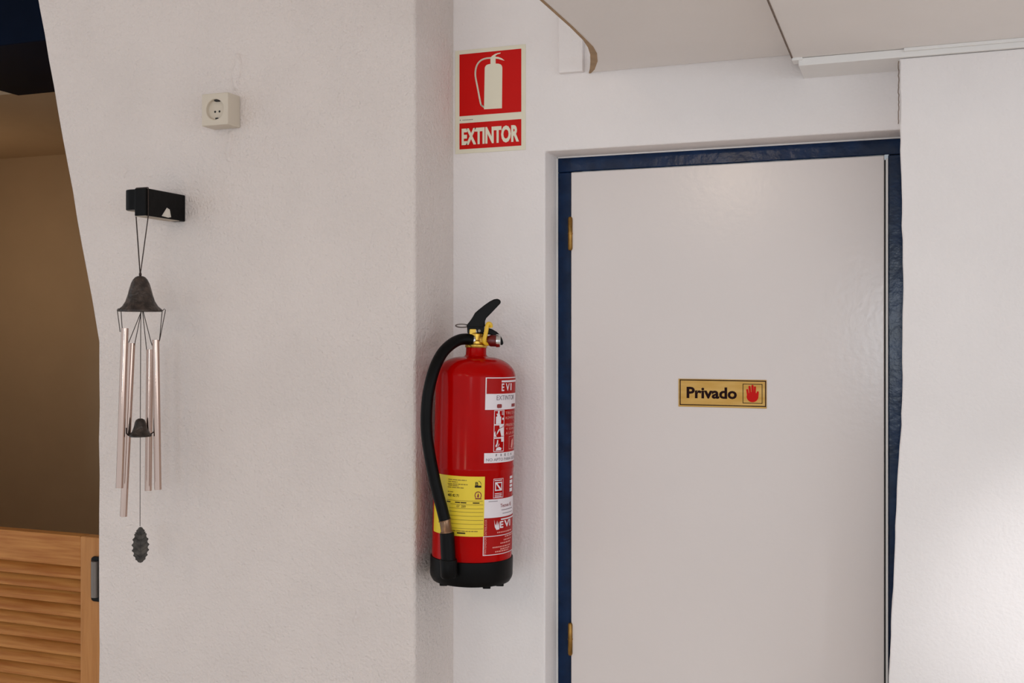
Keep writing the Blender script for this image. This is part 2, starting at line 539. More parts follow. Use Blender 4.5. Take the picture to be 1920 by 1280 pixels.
# ================================================================== THINGS
# ------------------------------------------------------------------ wall socket
sk = empty('wall_socket', (-1.221, 1.728, Z(0.4188)))
tag(sk, 'cream surface-mounted round power socket high on the white pier', 'socket')
hw, hz, dp, rr = 0.0295, 0.0303, 0.040, 0.0192
mb = MB()
n = 48
ring_o, ring_i = [], []
for i in range(n):
    a = 2 * PI * i / n
    c, s = math.cos(a), math.sin(a)
    t = 1 / max(abs(c), abs(s))
    ring_o.append((c * t * hw, s * t * hz)); ring_i.append((c * rr, s * rr))
vs = [(x, -dp, z) for x, z in ring_o] + [(x, -dp, z) for x, z in ring_i] + [(x * .97, -dp + 0.0085, z * .97) for x, z in ring_i] + [(x, 0, z) for x, z in ring_o]
fs = []
for i in range(n):
    j = (i + 1) % n
    fs += [(i, j, n + j, n + i), (n + i, n + j, 2 * n + j, 2 * n + i), (j, i, 3 * n + i, 3 * n + j)]
fs += [tuple(range(2 * n, 3 * n)), tuple(range(4 * n - 1, 3 * n - 1, -1))]
obj('housing', mb.add(vs, fs), 'cream', sk, bevel=0.002, seg=3, angle=55)
for dx in (-0.0048, 0.0050):
    obj('pin_hole', MB().lathe([(0.0021, -dp + 0.0081), (0.0021, -dp + 0.0090)], 14, (dx, 0, -0.003), 'y'), 'dark', sk)
for sgn in (1, -1):
    w = 0.0050 if sgn > 0 else 0.0026
    b = MB().box(-w + 0.002, w + 0.002, -dp + 0.0025, -dp + 0.0088, sgn * 0.0172 - 0.0017, sgn * 0.0172 + 0.0017)
    obj('earth_clip', b, 'dark', sk, bevel=0.0006)

# ------------------------------------------------------------------ black wooden bracket
br = empty('wooden_bracket', (-1.33, 1.728, Z(0.24)))
tag(br, 'black painted wooden bracket block jutting from the pier above the chime', 'bracket')


def brel(x0, x1, y0, y1, z0, z1):
    return MB().box(x0 + 1.33, x1 + 1.33, y0 - 1.728, y1 - 1.728, z0 - 0.24, z1 - 0.24)


obj('block', brel(-1.3428, -1.3174, 1.612, 1.728, 0.2145, 0.2660), 'black_wood', br, bevel=0.0018)
sb = []
for i in range(9):
    a = PI / 2 * i / 8
    sb.append((-1.380 + 0.020 * (1 - math.cos(a)) + 1.33, 1.622 + 0.016 * (1 - math.sin(a)) - 1.728))
sb = [(-1.345 + 1.33, 0.0), (-1.380 + 1.33, 0.0)] + sb + [(-1.345 + 1.33, 1.622 - 1.728)]
obj('side_block', MB().prism_z(sb, 0.2285 - 0.24, 0.2663 - 0.24), 'black_wood', br, bevel=0.0015)
o = obj('underside', brel(-1.3420, -1.3182, 1.613, 1.710, 0.2139, 0.2150), 'bare_wood', br)
o['label'] = 'pale bare underside'
o = obj('underside', brel(-1.3790, -1.3460, 1.636, 1.727, 0.2279, 0.2290), 'bare_wood', br)
o['label'] = 'pale bare underside'
ch = [(1.657, 0.2185), (1.672, 0.2355), (1.680, 0.2330), (1.684, 0.2190), (1.676, 0.2172)]
mb = MB()
mb.add([(-1.3173 + 1.33, y - 1.728, z - 0.24) for y, z in ch] + [(-1.3168 + 1.33, y - 1.728, z - 0.24) for y, z in ch],
       [(0, 1, 2, 3, 4), (9, 8, 7, 6, 5)] + [(i, (i + 1) % 5, (i + 1) % 5 + 5, i + 5) for i in range(5)])
o = obj('paint_chip', mb, 'chip', br)
o['label'] = 'pale chip in the black paint'

# ------------------------------------------------------------------ wind chime
CH = (-1.3327, 1.616)
CD = 1.978
wc = empty('wind_chime', (CH[0], CH[1], H), (0, 0, math.radians(39.51)))
tag(wc, 'metal wind chime with bronze bell and four long tubes', 'wind chime')


def cp(u, v, y=0.0):
    s = (CD + y) / 2000
    return ((u - 263) * s, y, (622 - v) * s)


def arc(u):
    return u * CD / 2000


bell = [(0, 517), (5, 517.5), (9, 519.5), (13, 524), (16.5, 531), (19.5, 541), (22.5, 553), (26.5, 565), (32, 574), (38, 579), (40, 581), (40, 584),
        (36, 583), (28, 575), (20, 560), (0, 545)]
obj('bell', MB().lathe([(max(arc(r), 1e-5), (622 - v) * CD / 2000) for r, v in bell], 40), 'bronze', wc, smooth=True)
# cord loop over the bracket, in the frame of the chime
iw = Matrix.Rotation(-math.radians(39.51), 3, 'Z')


def w2l(x, y, z):
    p = iw @ Vector((x - CH[0], y - CH[1], 0))
    return (p.x, p.y, z)


yy = 1.618
loop = [cp(263, 516), cp(263.5, 511), w2l(-1.3163, yy, 0.2145), w2l(-1.3163, yy, 0.2668), w2l(-1.3175, yy, 0.2671), w2l(-1.3428, yy, 0.2671), w2l(-1.3439, yy, 0.2668), w2l(-1.3439, yy, 0.2145), cp(262.5, 511), cp(263, 516)]
obj('hanging_cord', MB().tube(loop, 0.0011, 6), 'cord', wc)
obj('knot', MB().lathe([(1e-5, cp(0, 519)[2]), (0.0022, cp(0, 517)[2]), (0.0026, cp(0, 514)[2]), (0.0018, cp(0, 511)[2]), (1e-5, cp(0, 509)[2])], 10), 'cord', wc, smooth=True)
tubes = [((236, 615), (226.5, 913), -0.022), ((248, 643), (233.5, 966), 0.016), ((280, 655), (277, 920), 0.018), ((290.5, 637), (294.5, 919), -0.014)]
for (a, b, y) in tubes:
    A, B = Vector(cp(*a, y)), Vector(cp(*b, y))
    ax = (B - A).normalized()
    mb = MB()
    r = 0.0064
    L = (B - A).length
    prof = [(r * .8, 0.01), (r * .8, 0.0), (r, 0.0), (r, L), (r * .8, L), (r * .8, L - 0.01)]
    mb.lathe(prof, 20)
    rot = Vector((0, 0, 1)).rotation_difference(ax).to_matrix()
    mb.v = [tuple(rot @ Vector(p) + A) for p in mb.v]
    obj('tube', mb, 'tube', wc, smooth=True)
strings = [
    [cp(222.5, 581, -0.01), cp(227.5, 622, -0.022)], [cp(229, 583, -0.01), cp(231.5, 620, -0.022)],
    [cp(222.5, 581, -0.01), cp(224, 578.5, -0.01), cp(229, 583, -0.01)],
    [cp(308, 581, -0.005), cp(297.5, 638, -0.014)], [cp(302, 583, -0.005), cp(297, 640, -0.014)],
    [cp(308, 581, -0.005), cp(306, 578.5, -0.005), cp(302, 583, -0.005)],
    [cp(265, 583, 0), cp(242.5, 642, 0.016)], [cp(265, 583, 0), cp(249.5, 664, 0.016)],
    [cp(267, 583, 0), cp(274.5, 659, 0.018)], [cp(268, 583, 0), cp(282, 641, -0.010), cp(285, 650, -0.010)]]
for s in strings:
    obj('string', MB().tube(s, 0.00075, 5), 'cord', wc)
obj('string', MB().tube([cp(264, 583), cp(263, 785)], 0.0007, 5), 'cord', wc)
obj('string', MB().tube([cp(263, 815), cp(262.5, 986)], 0.0006, 5), 'cord', wc)
sm = [(0, 784), (4, 784.5), (8, 787), (10, 792), (12, 801), (15, 809), (19, 813.5), (20.5, 815), (20, 818), (12, 815), (0, 806)]
sbell = obj('striker', MB().lathe([(max(arc(r), 1e-5), (622 - v) * CD / 2000) for r, v in sm], 28), 'bronze', wc, smooth=True)
for s in ([cp(246, 816), cp(240.5, 814), cp(238.5, 812), cp(238.5, 801)], [cp(246, 816), cp(244, 811), cp(244.5, 796)], [cp(281, 814.5), cp(286, 811), cp(287.5, 809)]):
    obj('striker_tie', MB().tube(s, 0.0011, 6), 'cord', wc)
lf = []
nl = 60
for i in range(nl):
    a = 2 * PI * i / nl
    w = (14.0 - 2.2 * math.cos(a) ** 2) * (1 + (0.16 if i % 3 == 0 else -0.05 if i % 3 == 1 else -0.09))
    hh = 33.5
    lf.append((arc(263.3 + w * math.sin(a) * (1 - 0.12 * math.cos(a)) - 263), (622 - (1021 - hh * math.cos(a))) * CD / 2000))
lfo = MB().prism_y(lf, -0.0022, 0.0022)
obj('leaf_pendant', lfo, 'lead', wc, bevel=0.0012)
vn = MB().tube([cp(263, 988, -0.0025), cp(263, 1052, -0.0025)], 0.0009, 6)
for k in range(5):
    v = 1000 + k * 10
    for s in (-1, 1):
        vn.tube([cp(263, v + 5, -0.0024), cp(263 + s * 9.5, v - 3, -0.0024)], 0.0006, 5)
obj('leaf_veins', vn, 'lead', wc)

# ------------------------------------------------------------------ fire extinguisher
EX, EY = -0.7392, 1.7854
ED = 1.929
ZB = -0.447                  # underside of its base, relative to the eye
TL = math.radians(1.23)
ex = empty('fire_extinguisher', (EX, EY, Z(ZB)), (0, TL, math.radians(22.45)))
tag(ex, 'red fire extinguisher with black hose hung on the white wall under its sign', 'fire extinguisher')
ct, st_ = math.cos(TL), math.sin(TL)


def ep(u, v, y=0.0):
    """photo point at depth y in front of/behind the axis -> metres in the tilted frame"""
    s = (ED + y) / 2000
    x = (u - 883.5) * s
    z = (622 - v) * s - ZB
    return (x * ct - z * st_, y, x * st_ + z * ct)


R0 = 0.0723


def surf(u, v, R=R0):
    y = -R
    for _ in range(12):
        x, _y, z = ep(u, v, y)
        q = max(-0.9999, min(0.9999, x / R))
        y = -R * math.sqrt(1 - q * q)
    return math.asin(q), z


def zat(v):
    return ep(883.5, v, -R0)[2]


base = [(0.060, 0.006), (0.066, 0.0), (0.070, 0.001), (0.0735, 0.007), (0.0748, 0.012), (0.0748, 0.040), (0.0745, 0.0435), (0.0728, 0.0445), (0.0728, 0.0405)]
bs = obj('base', MB().lathe(base, 64), 'rubber', ex, smooth=True)
for a in (-0.9, 0.45, 0.95, 2.2, 3.4):
    px, py = 0.0625 * math.sin(a), -0.0625 * math.cos(a)
    obj('foot', MB().box(px - 0.007, px + 0.007, py - 0.004, py + 0.004, -0.0035, 0.004), 'rubber', bs, bevel=0.0015)
body = [(0.0705, 0.034), (R0, 0.036)]
zw = zat(882)
body += [(R0, zw - 0.003), (R0 + .0007, zw - 0.0015), (R0 + .0007, zw + 0.0015), (R0, zw + 0.003)]
zsd = 0.380
body += [(R0, zsd - 0.012)]
for i in range(1, 13):
    a = PI / 2 * i / 12
    body.append((0.0723 - 0.0483 * (1 - math.cos(a)) ** 0.95, zsd - 0.012 + 0.034 * math.sin(a)))
body += [(0.0205, 0.4035), (0.0187, 0.4065), (0.0184, 0.4185), (1e-5, 0.4185)]
obj('cylinder', MB().lathe(body, 72), 'ext_red', ex, smooth=True)
obj('collar', MB().lathe([(0.0192, 0.4185), (0.0200, 0.4195), (0.0200, 0.4235), (0.0185, 0.4252), (1e-5, 0.4252)], 40), 'brass', ex, smooth=True)
vb = MB()
vb.lathe([(0.0165, 0.425), (0.0165, 0.430), (0.0148, 0.433), (0.0148, 0.444), (0.012, 0.446), (1e-5, 0.446)], 8)
vb.box(*sorted((ep(880, 620)[0], ep(892.5, 620)[0])), -0.011, 0.011, 0.440, 0.4555)
vb.lathe([(0.0085, 0.006), (0.0085, 0.028), (0.006, 0.029), (0.006, 0.034)], 16, (0, -0.006, ep(900, 638, -0.006)[2]), 'x')
obj('valve_body', vb, 'brass', ex, bevel=0.0012)


def poly_y(pts, y0, y1):
    return MB().prism_y([(ep(u, v, (y0 + y1) / 2)[0], ep(u, v, (y0 + y1) / 2)[2]) for u, v in pts], y0, y1)


lev = [(874.5, 613), (876, 608), (881, 602), (886, 594.5), (890.5, 586.5), (898, 580), (908, 572), (918, 565), (926, 561), (932, 560.2), (936.5, 561.5), (939, 565), (938.5, 568.5),
       (930, 577.5), (920, 588), (911.5, 596.5), (909.5, 602), (909, 611), (906, 614)]
obj('lever', poly_y(lev, -0.013, 0.013), 'black_paint', ex, bevel=0.003, seg=3)
hs = MB()
hs.v, hs.f = poly_y([(875.5, 611), (908.5, 609), (907, 623.5), (895, 625), (893, 617), (880, 617), (879.5, 625), (876.5, 625)], -0.0125, 0.0125).__dict__.values()
obj('lever_mount', hs, 'black_paint', ex, bevel=0.0012)
obj('pivot_pin', MB().lathe([(0.0026, -0.0145), (0.0026, 0.0145)], 14, (ep(898.5, 620)[0], 0, ep(898.5, 620)[2]), 'y'), 'grey_metal', ex)
carry = [(908, 615), (914, 614), (922, 616.5), (931, 621.5), (937.5, 627.5), (942, 636), (944, 643), (942.5, 646.5), (937, 646.5), (935, 640), (930, 633), (920, 627.5), (908, 626)]
obj('carry_handle', poly_y(carry, -0.006, 0.016), 'black_paint', ex, bevel=0.002)
gx, _, gz = ep(918, 638.5, -0.012)
gd = 1.929 / 2000
g = obj('gauge', MB().lathe([(0.0062, -0.006), (0.0095, 0.0), (0.0105, 0.002), (0.0105, 0.0115)], 24, (gx, -0.012, gz), 'x'), 'gauge_red', ex, smooth=True)
obj('gauge_rim', MB().lathe([(0.0105, 0.0112), (0.0115, 0.0115), (0.0118, 0.0135), (0.0115, 0.0185), (0.0100, 0.0195), (0.0098, 0.0185), (1e-5, 0.0185)], 28, (gx, -0.012, gz), 'x'), 'steel', g, smooth=True)
obj('gauge_stem', MB().lathe([(0.0072, -0.013), (0.0072, -0.004)], 6, (gx, -0.012, gz), 'x'), 'brass', ex, bevel=0.0005)
# safety pin with its ring
rc = Vector(ep(866, 610.5, -0.002))
ring = []
for i in range(28):
    a = 2 * PI * i / 28
    ring.append((rc.x + 0.0112 * math.cos(a), rc.y + 0.0105 * math.sin(a), rc.z - 0.0028 * math.sin(a)))
sp = MB().tube(ring, 0.00115, 8, closed=True)
sp.tube([ep(876, 610.5, -0.002), ep(912, 610.0, -0.002)], 0.0016, 8)
obj('safety_pin', sp, 'grey_metal', ex, smooth=True)
seal = catmull([ep(920.5, 613, -0.016), ep(919.5, 608, -0.018), ep(916, 606.5, -0.019), ep(913.5, 611, -0.020), ep(910.8, 625, -0.020), ep(908.2, 637, -0.020),
                ep(909.5, 643, -0.018), ep(915.5, 644.5, -0.013)], 5)
obj('tamper_seal', MB().tube(seal, 0.0038, 8), 'yellow_seal', ex, smooth=True)
# hose
hp = [ep(885, 637, -0.008), ep(873, 635.5, -0.012), ep(860, 637.5, -0.018), ep(845, 646, -0.030), ep(830, 661, -0.045), ep(817.5, 684, -0.058), ep(808.5, 712, -0.066), ep(802, 745, -0.069), ep(799.5, 780, -0.070),
      ep(800.5, 815, -0.070), ep(805.5, 850, -0.070), ep(812, 885, -0.071), ep(820, 920, -0.072), ep(828, 950, -0.073), ep(834.5, 976, -0.074)]
hz_ = obj('hose', MB().tube(catmull(hp, 8), 0.0102, 20), 'rubber', ex, smooth=True)
obj('hose_coupling', MB().tube([ep(889, 637.5, -0.007), ep(881, 637, -0.009)], 0.0088, 16), 'steel', ex, smooth=True)
fA, fB = ep(834.0, 974, -0.074), ep(838, 999, -0.0755)
fr = MB().tube([fA, ep(834.5, 976, -0.074), ep(834.6, 976.5, -0.074), ep(837.4, 995, -0.0755), ep(837.5, 996, -0.0755), fB], [0.0112, 0.0112, 0.0098, 0.0098, 0.0112, 0.0112], 20)
obj('hose_ferrule', fr, 'ferrule', ex, smooth=True)['label'] = 'metal ferrule'
nz_ = MB().tube([ep(838, 997, -0.0755), ep(838.2, 999, -0.0755), ep(840, 1035, -0.077), ep(841.6, 1062, -0.079)], [0.0105, 0.0125, 0.0128, 0.0128], 20)
obj('nozzle', nz_, 'rubber', ex, smooth=True)
cl = MB().tube([ep(841, 1048, -0.078), ep(841, 1050, -0.078), ep(842.3, 1079, -0.0795), ep(842.5, 1083, -0.0795)], [0.0142, 0.0152, 0.0152, 0.0125], 22)
obj('nozzle_holder', cl, 'rubber', ex, smooth=True)


# printed labels, wrapped on the cylinder
def patch(p0, p1, z0, z1, R, n=None):
    n = n or max(2, int(abs(p1 - p0) / 0.06) + 1)
    vs = []
    for i in range(n + 1):
        a = p0 + (p1 - p0) * i / n
        vs += [(R * math.sin(a), -R * math.cos(a), z0), (R * math.sin(a), -R * math.cos(a), z1)]
    return vs, [(2 * i, 2 * i + 2, 2 * i + 3, 2 * i + 1) for i in range(n)]


def PH(u, v=870):
    return surf(u, v)[0]


PE = 1.9                        # the big label wraps on round the right side


def wrapped(items, R):
    mb = MB()
    for (p0, p1, z0, z1) in items:
        mb.add(*patch(p0, p1, z0, z1, R))
    return mb


def ctext(mb, s, p0, p1, z0, z1, R, bold=0.0, vertical=False):
    vs, fs = text_geo(s, bold)
    out = []
    for x, y in vs:
        if vertical:
            x, y = 1 - y, x
        a = p0 + (p1 - p0) * x
        out.append((R * math.sin(a), -R * math.cos(a), z0 + (z1 - z0) * y))
    return mb.add(out, fs)


def frame(p0, p1, z0, z1, w):
    a = w / R0
    return [(p0, p1, z1 - w, z1), (p0, p1, z0, z0 + w), (p0, p0 + a, z0, z1), (p1 - a, p1, z0, z1)]


L1, L2, L3 = R0 + 0.0003, R0 + 0.0006, R0 + 0.0009
lt, lw, lb = zat(707), zat(738), zat(768)
pA = PH(910, 738)
# upper brand label
up = obj('brand_label', wrapped([(pA, PE, lb, lt)], L1), 'label_red', ex)
obj('white_panel', wrapped([(pA, PE, lb, lw), (pA, PE, lt - 0.0016, lt), (pA, pA + 0.028, lb, lt), (PE - 0.028, PE, lb, lt)], L2), 'label_white', up)
mb = wrapped([(PH(940.5, 715), 1.60, zat(716.3), zat(712.8))], L2)
ctext(mb, 'E', PH(940.5, 726), PH(945.3, 726), zat(733.0), zat(718.5), L2, 0.02)
ctext(mb, 'V', PH(948, 726), PH(955.0, 726), zat(732.5), zat(718.5), L2, 0.02)
ctext(mb, 'I', PH(956.7, 726), PH(958.6, 726), zat(732.0), zat(718.5), L2, 0.0)
obj('lettering', mb, 'label_white', up)
mb = ctext(MB(), 'EXTINTOR', PH(931, 746), PH(962.5, 746), zat(750), zat(741), L3)
obj('lettering', mb, 'ink_grey', up)
mb = wrapped([(PH(931.5, 761), PH(940.5, 761), zat(764), zat(758.5)), (PH(932.5, 761), PH(939.7, 761), zat(765), zat(757.5))], L3)
obj('badge', mb, 'ink_maroon', up)
obj('badge', wrapped([(PH(958.5, 761), 1.35, zat(764), zat(758))], L3), 'ink_maroon', up)
# pictogram column
pt, pb = zat(769), zat(847.5)
c0, c1 = PH(926, 800), PH(945, 800)
mid1, mid2 = zat(796.5), zat(821.5)
mb = wrapped(frame(c0, c1, mid1, pt, 0.0011) + frame(c0, c1, mid2, mid1, 0.0011) + frame(c0, c1, pb, mid2, 0.0011), L1)
# extinguisher, squirting extinguisher and flames, each as a small print
mb.add(*patch(PH(928), PH(937.5), zat(795), zat(781), L2)); mb.add(*patch(PH(930.0), PH(935.5), zat(781.2), zat(777), L2)); mb.add(*patch(PH(931.5), PH(934.5), zat(777), zat(770), L2))
mb.add(*patch(PH(929), PH(931.5), zat(777.5), zat(775.5), L2))
for v in (772, 774.5, 777): mb.add(*patch(PH(938.5), PH(943.5), zat(v + 1), zat(v), L2))
mb.add(*patch(PH(939.5), PH(943), zat(787.5), zat(783.5), L2))


def cpoly(mb, pts, R):
    vs = []
    for u, v in pts:
        a, z = PH(u, v), zat(v)
        vs.append((R * math.sin(a), -R * math.cos(a), z))
    return mb.add(vs, [tuple(range(len(vs)))])


cpoly(mb, [(936.5, 804), (943.5, 801), (944.8, 818), (939.5, 818)], L2)
cpoly(mb, [(936, 797), (943, 796), (943, 800), (936.5, 803)], L2)
cpoly(mb, [(939, 819), (944.5, 819), (944.5, 829), (939.5, 829)], L2)
cpoly(mb, [(935.5, 804), (937, 806), (933, 813), (930.5, 816), (932, 810)], L2)
cpoly(mb, [(926.5, 812), (928.5, 808), (929, 815), (931, 819), (926.5, 819)], L2)
cpoly(mb, [(932, 825), (934, 825.5), (933.5, 832), (931, 838), (929.5, 839), (928.5, 836), (931, 832)], L2)
cpoly(mb, [(935.5, 832), (936, 834), (933.5, 838), (932.5, 838)], L2)
cpoly(mb, [(929, 845), (931, 840), (936, 838.5), (940, 841), (939, 845)], L2)
pic = obj('pictogram_strip', mb, 'label_white', ex)
mb = MB()
for s, v in (('TIRE DE LA', 775), ('ROMPIENDO', 784.5), ('PRESIONE', 798), ('Y DIRIJA', 806), ('A LA BASE', 813.5)):
    ctext(mb, s, PH(948, v), 1.45, zat(v + 2.5), zat(v - 2.5), L1)
for it in frame(PH(954, 832), 1.5, zat(845), zat(820), 0.0009): mb.add(*patch(*it, L1))
cpoly(mb, [(957, 842), (958.5, 828), (961, 825), (960.5, 836), (959.5, 843)], L2)
obj('instruction_text', mb, 'label_pink', ex)
# white caution strip
st0, st1 = zat(868.2), zat(849.5)
pC = PH(907.7, 860)
cs = obj('caution_strip', wrapped([(pC, PE, st0, st1)], L1), 'label_white', ex)
mb = MB()
for s, u in (('P', 929.5), ('R', 938.5), ('E', 945.8), ('C', 951.5), ('A', 956.5)):
    w = 2.0 if u < 950 else 1.6
    ctext(mb, s, PH(u, 855), PH(u + w, 855), zat(856.5), zat(851.8), L2, 0.02)
obj('lettering', mb, 'ink', cs)
obj('lettering', ctext(MB(), 'NO APTO PARA USO EN', PH(911.5, 862), 1.5, zat(865), zat(859.5), L2), 'ink_grey', cs)
# certification mark
mb = wrapped(frame(PH(925, 915), PH(943.5, 915), zat(935), zat(898.5), 0.0008), L1)
mb.add(*patch(PH(927, 915), PH(941, 915), zat(902.6), zat(901), L1))
for v in (926, 929, 932): mb.add(*patch(PH(928, 915), PH(941, 915), zat(v + 1.3), zat(v), L1))
for it in frame(PH(928, 913), PH(941, 913), zat(921.5), zat(905), 0.0020): mb.add(*patch(*it, L2))
cpoly(mb, [(928.5, 906), (931.5, 906), (940.5, 920), (937.5, 920.8)], L2)
obj('certification_mark', mb, 'label_white', ex)
for v0, v1 in ((897, 902), (904.5, 911), (913, 918), (920, 927)):
    obj('print_mark', MB().add(*patch(PH(955.5, 910), PH(960, 910), zat(v1), zat(v0), L1)), 'label_white', ex)
# white maker panel
pD = PH(907, 950)
wp = obj('maker_panel', wrapped([(pD, PE, zat(972), zat(937))], L1), 'label_white', ex)
mb = ctext(MB(), 'Tecnos', PH(938, 950), PH(953.0, 950), zat(953.5), zat(947.0), L2, 0.01)
ctext(mb, 'E', PH(955, 950), PH(957.3, 950), zat(953.5), zat(947.0), L2, 0.01)
obj('lettering', mb, 'ink_maroon', wp)
mb = wrapped([(PH(916, 940), PH(933, 940), zat(941.5), zat(940.5)), (PH(940, 958), 1.3, zat(959.5), zat(958.3)), (PH(942, 965), 1.3, zat(966), zat(965))], L2)
obj('fine_print', mb, 'ink_grey', wp)
# lower panel: distributor and maintainer
lp0 = PH(905.5, 1020)
dl = obj('distributor_label', wrapped([(pD, PE, zat(1005.5), zat(972.4)), (lp0, PE, zat(1042.5), zat(1005.5))], L1), 'label_red', ex)
mb = wrapped(frame(lp0, PE, zat(1042.5), zat(1006), 0.0012), L2)
mb.add(*patch(PH(939, 976), 1.5, zat(977.8), zat(975.2), L2))
ctext(mb, 'E', PH(937, 988), PH(943.3, 988), zat(993), zat(980), L2, 0.03)
ctext(mb, 'VI', PH(944.6, 988), PH(955.9, 988), zat(992.4), zat(979.4), L2, 0.03)
obj('lettering', mb, 'label_white', dl)
mb = cpoly(MB(), [(926.5, 976), (928, 984), (930, 987), (932, 978), (933, 988), (935.5, 980), (936, 995), (930.5, 995.5), (927.5, 990)], L2)
obj('flame_emblem', mb, 'label_white', dl)
mb = ctext(MB(), 'DISTRIBUIDOR', PH(908.6, 990), PH(912.6, 990), zat(1004), zat(974.5), L2, 0.0, True)
ctext(mb, 'MANTENEDOR', PH(907.2, 1024), PH(911.6, 1024), zat(1040.5), zat(1008.5), L2, 0.0, True)
for v, u0, u1 in ((1000.5, 931.5, 957), (1010, 946, 960), (1016, 944, 958), (1021.5, 938, 957), (1028, 923.5, 957), (1032.5, 938, 956), (1036.5, 928.5, 953)):
    x = u0
    while x < u1 - 1.2:
        w = random.uniform(1.5, 4)
        mb.add(*patch(PH(x, 1020), PH(min(x + w, u1), 1020), zat(v + 1.4), zat(v - 0.9), L2))
        x += w + 0.8
obj('fine_print', mb, 'label_pink', dl)
# yellow inspection label
y0, y1 = zat(1006.3), zat(893.5)
yA, yB = -1.25, PH(908, 950)
yl = obj('inspection_label', wrapped([(yA, yB, y0, y1)], R0 + 0.0004), 'label_yellow', ex)
LY = R0 + 0.0007
mb = MB()
for v, us in ((901, (841, 875)), (905, (841, 858)), (909, (840, 877)), (912, (841, 860)), (915.5, (840, 870)), (924, (840, 850)), (939.5, (838, 905)), (946.5, (845, 906)), (954, (843, 906)), (960.5, (843, 906)), (968, (843, 906)), (975.5, (846, 906)), (983, (846, 906)), (991.5, (846, 906)), (996.5, (850, 896))):
    x, u1 = us
    solid = v > 935 and v < 995
    while x < u1 - 1:
        w = random.uniform(3, 9) if not solid else 8.0
        mb.add(*patch(PH(x, v), PH(min(x + w, u1), v), zat(v + (0.45 if solid else 0.9)), zat(v - (0.35 if solid else 0.9)), LY))
        x += w + (1.0 if not solid else 0.0)
obj('fine_print', mb, 'ink_olive', yl)
mb = ctext(MB(), '485 82 71', PH(840, 930), PH(860.5, 930), zat(933), zat(927.8), LY, 0.02)
obj('lettering', mb, 'ink', yl)
mb = MB()
ctext(mb, '07', PH(856.5, 950), PH(862, 950), zat(952.3), zat(947.8), LY)
ctext(mb, '2009', PH(865, 950), PH(873.3, 950), zat(952.3), zat(947.8), LY)
obj('lettering', mb, 'ink', yl)
mb = MB()
for u0, u1 in ((838, 845), (853.5, 863), (864, 874.5), (886.5, 899)):
    mb.add(*patch(PH(u0, 943), PH(u1, 943), zat(944), zat(942), LY))
mb.add(*patch(PH(857, 1000), PH(872.5, 1000), zat(1001.5), zat(999), LY))
tag(obj('fine_print', mb, 'ink', yl), kind='stuff')
mb = MB()
ctext(mb, 'B', PH(891.5, 907), PH(896.8, 907), zat(910.6), zat(903.5), LY, 0.02)
mb.add(*patch(PH(890.3, 912), PH(902.5, 912), zat(914), zat(910.2), LY))
aw = [(897.0 + 5.5 * math.sin(a), 908.5 - 7 * math.cos(a)) for a in [0.0 + i * 0.22 for i in range(8)]]
for (a, b) in zip(aw[:-1], aw[1:]):
    cpoly(mb, [a, b, (b[0] - 0.6, b[1] + 0.7), (a[0] - 0.6, a[1] + 0.7)], LY)
obj('maker_emblem', mb, 'ink', yl)
mb = MB()
for i in range(22):
    a, b = -2.3 + i * 4.6 / 22, -2.3 + (i + 1) * 4.6 / 22
    cpoly(mb, [(896.5 + 6.6 * math.sin(a), 928.5 - 7.4 * math.cos(a)), (896.5 + 6.6 * math.sin(b), 928.5 - 7.4 * math.cos(b)),
               (896.5 + 5.0 * math.sin(b), 928.5 - 5.6 * math.cos(b)), (896.5 + 5.0 * math.sin(a), 928.5 - 5.6 * math.cos(a))], LY)
mb.add(*patch(PH(891, 935), PH(902.5, 935), zat(936), zat(933.5), LY))
cpoly(mb, [(896.5, 924), (898.3, 928), (898, 931.5), (896, 932.8), (894.3, 931), (895, 928.5)], LY)
obj('flame_emblem', mb, 'ink_maroon', yl)
# wall hook behind it
hk = MB().box(-0.7365 - .018, -0.7365 + .018, 1.8955, 1.90, Z(-0.20), Z(-0.10))
hk.box(-0.7365 - .012, -0.7365 + .012, 1.8590, 1.8960, Z(-0.125), Z(-0.121))
hook = obj('wall_hook', hk, 'grey_metal', bpy.data.objects['wall_back'])

# ------------------------------------------------------------------ EXTINTOR sign
sg = empty('extinguisher_sign', (-0.8195, 1.90, Z(0.344)))
tag(sg, 'red and cream EXTINTOR sign on the wall above the extinguisher', 'sign')
SW, SH = 0.1445, 0.1995
obj('plate', MB().box(0, SW, -0.0018, 0, 0, SH), 'sign_cream', sg, bevel=0.0006)


def sp_(x, y):     # picture coordinates of the sign -> plate millimetres
    xm = 0.0093 + (x - 135) / (803 - 135) * 0.1268
    t = 150 - 30 * (x - 135) / 668
    b = 812 - 22 * (x - 130) / 668
    zm = SH - 0.0081 - (y - t) / (b - t) * 0.1192
    return xm, zm


SY = -0.0024
obj('red_panel', MB().box(0.0093, 0.1361, SY, -0.0017, SH - 0.1273, SH - 0.0081), 'sign_red', sg)
obj('red_panel', MB().box(0.0093, 0.1361, SY, -0.0017, SH - 0.1912, SH - 0.1412), 'sign_red', sg)


def flat(mb, pts, y0, y1):
    return mb.prism_y([sp_(x, y) for x, y in pts], y0, y1)


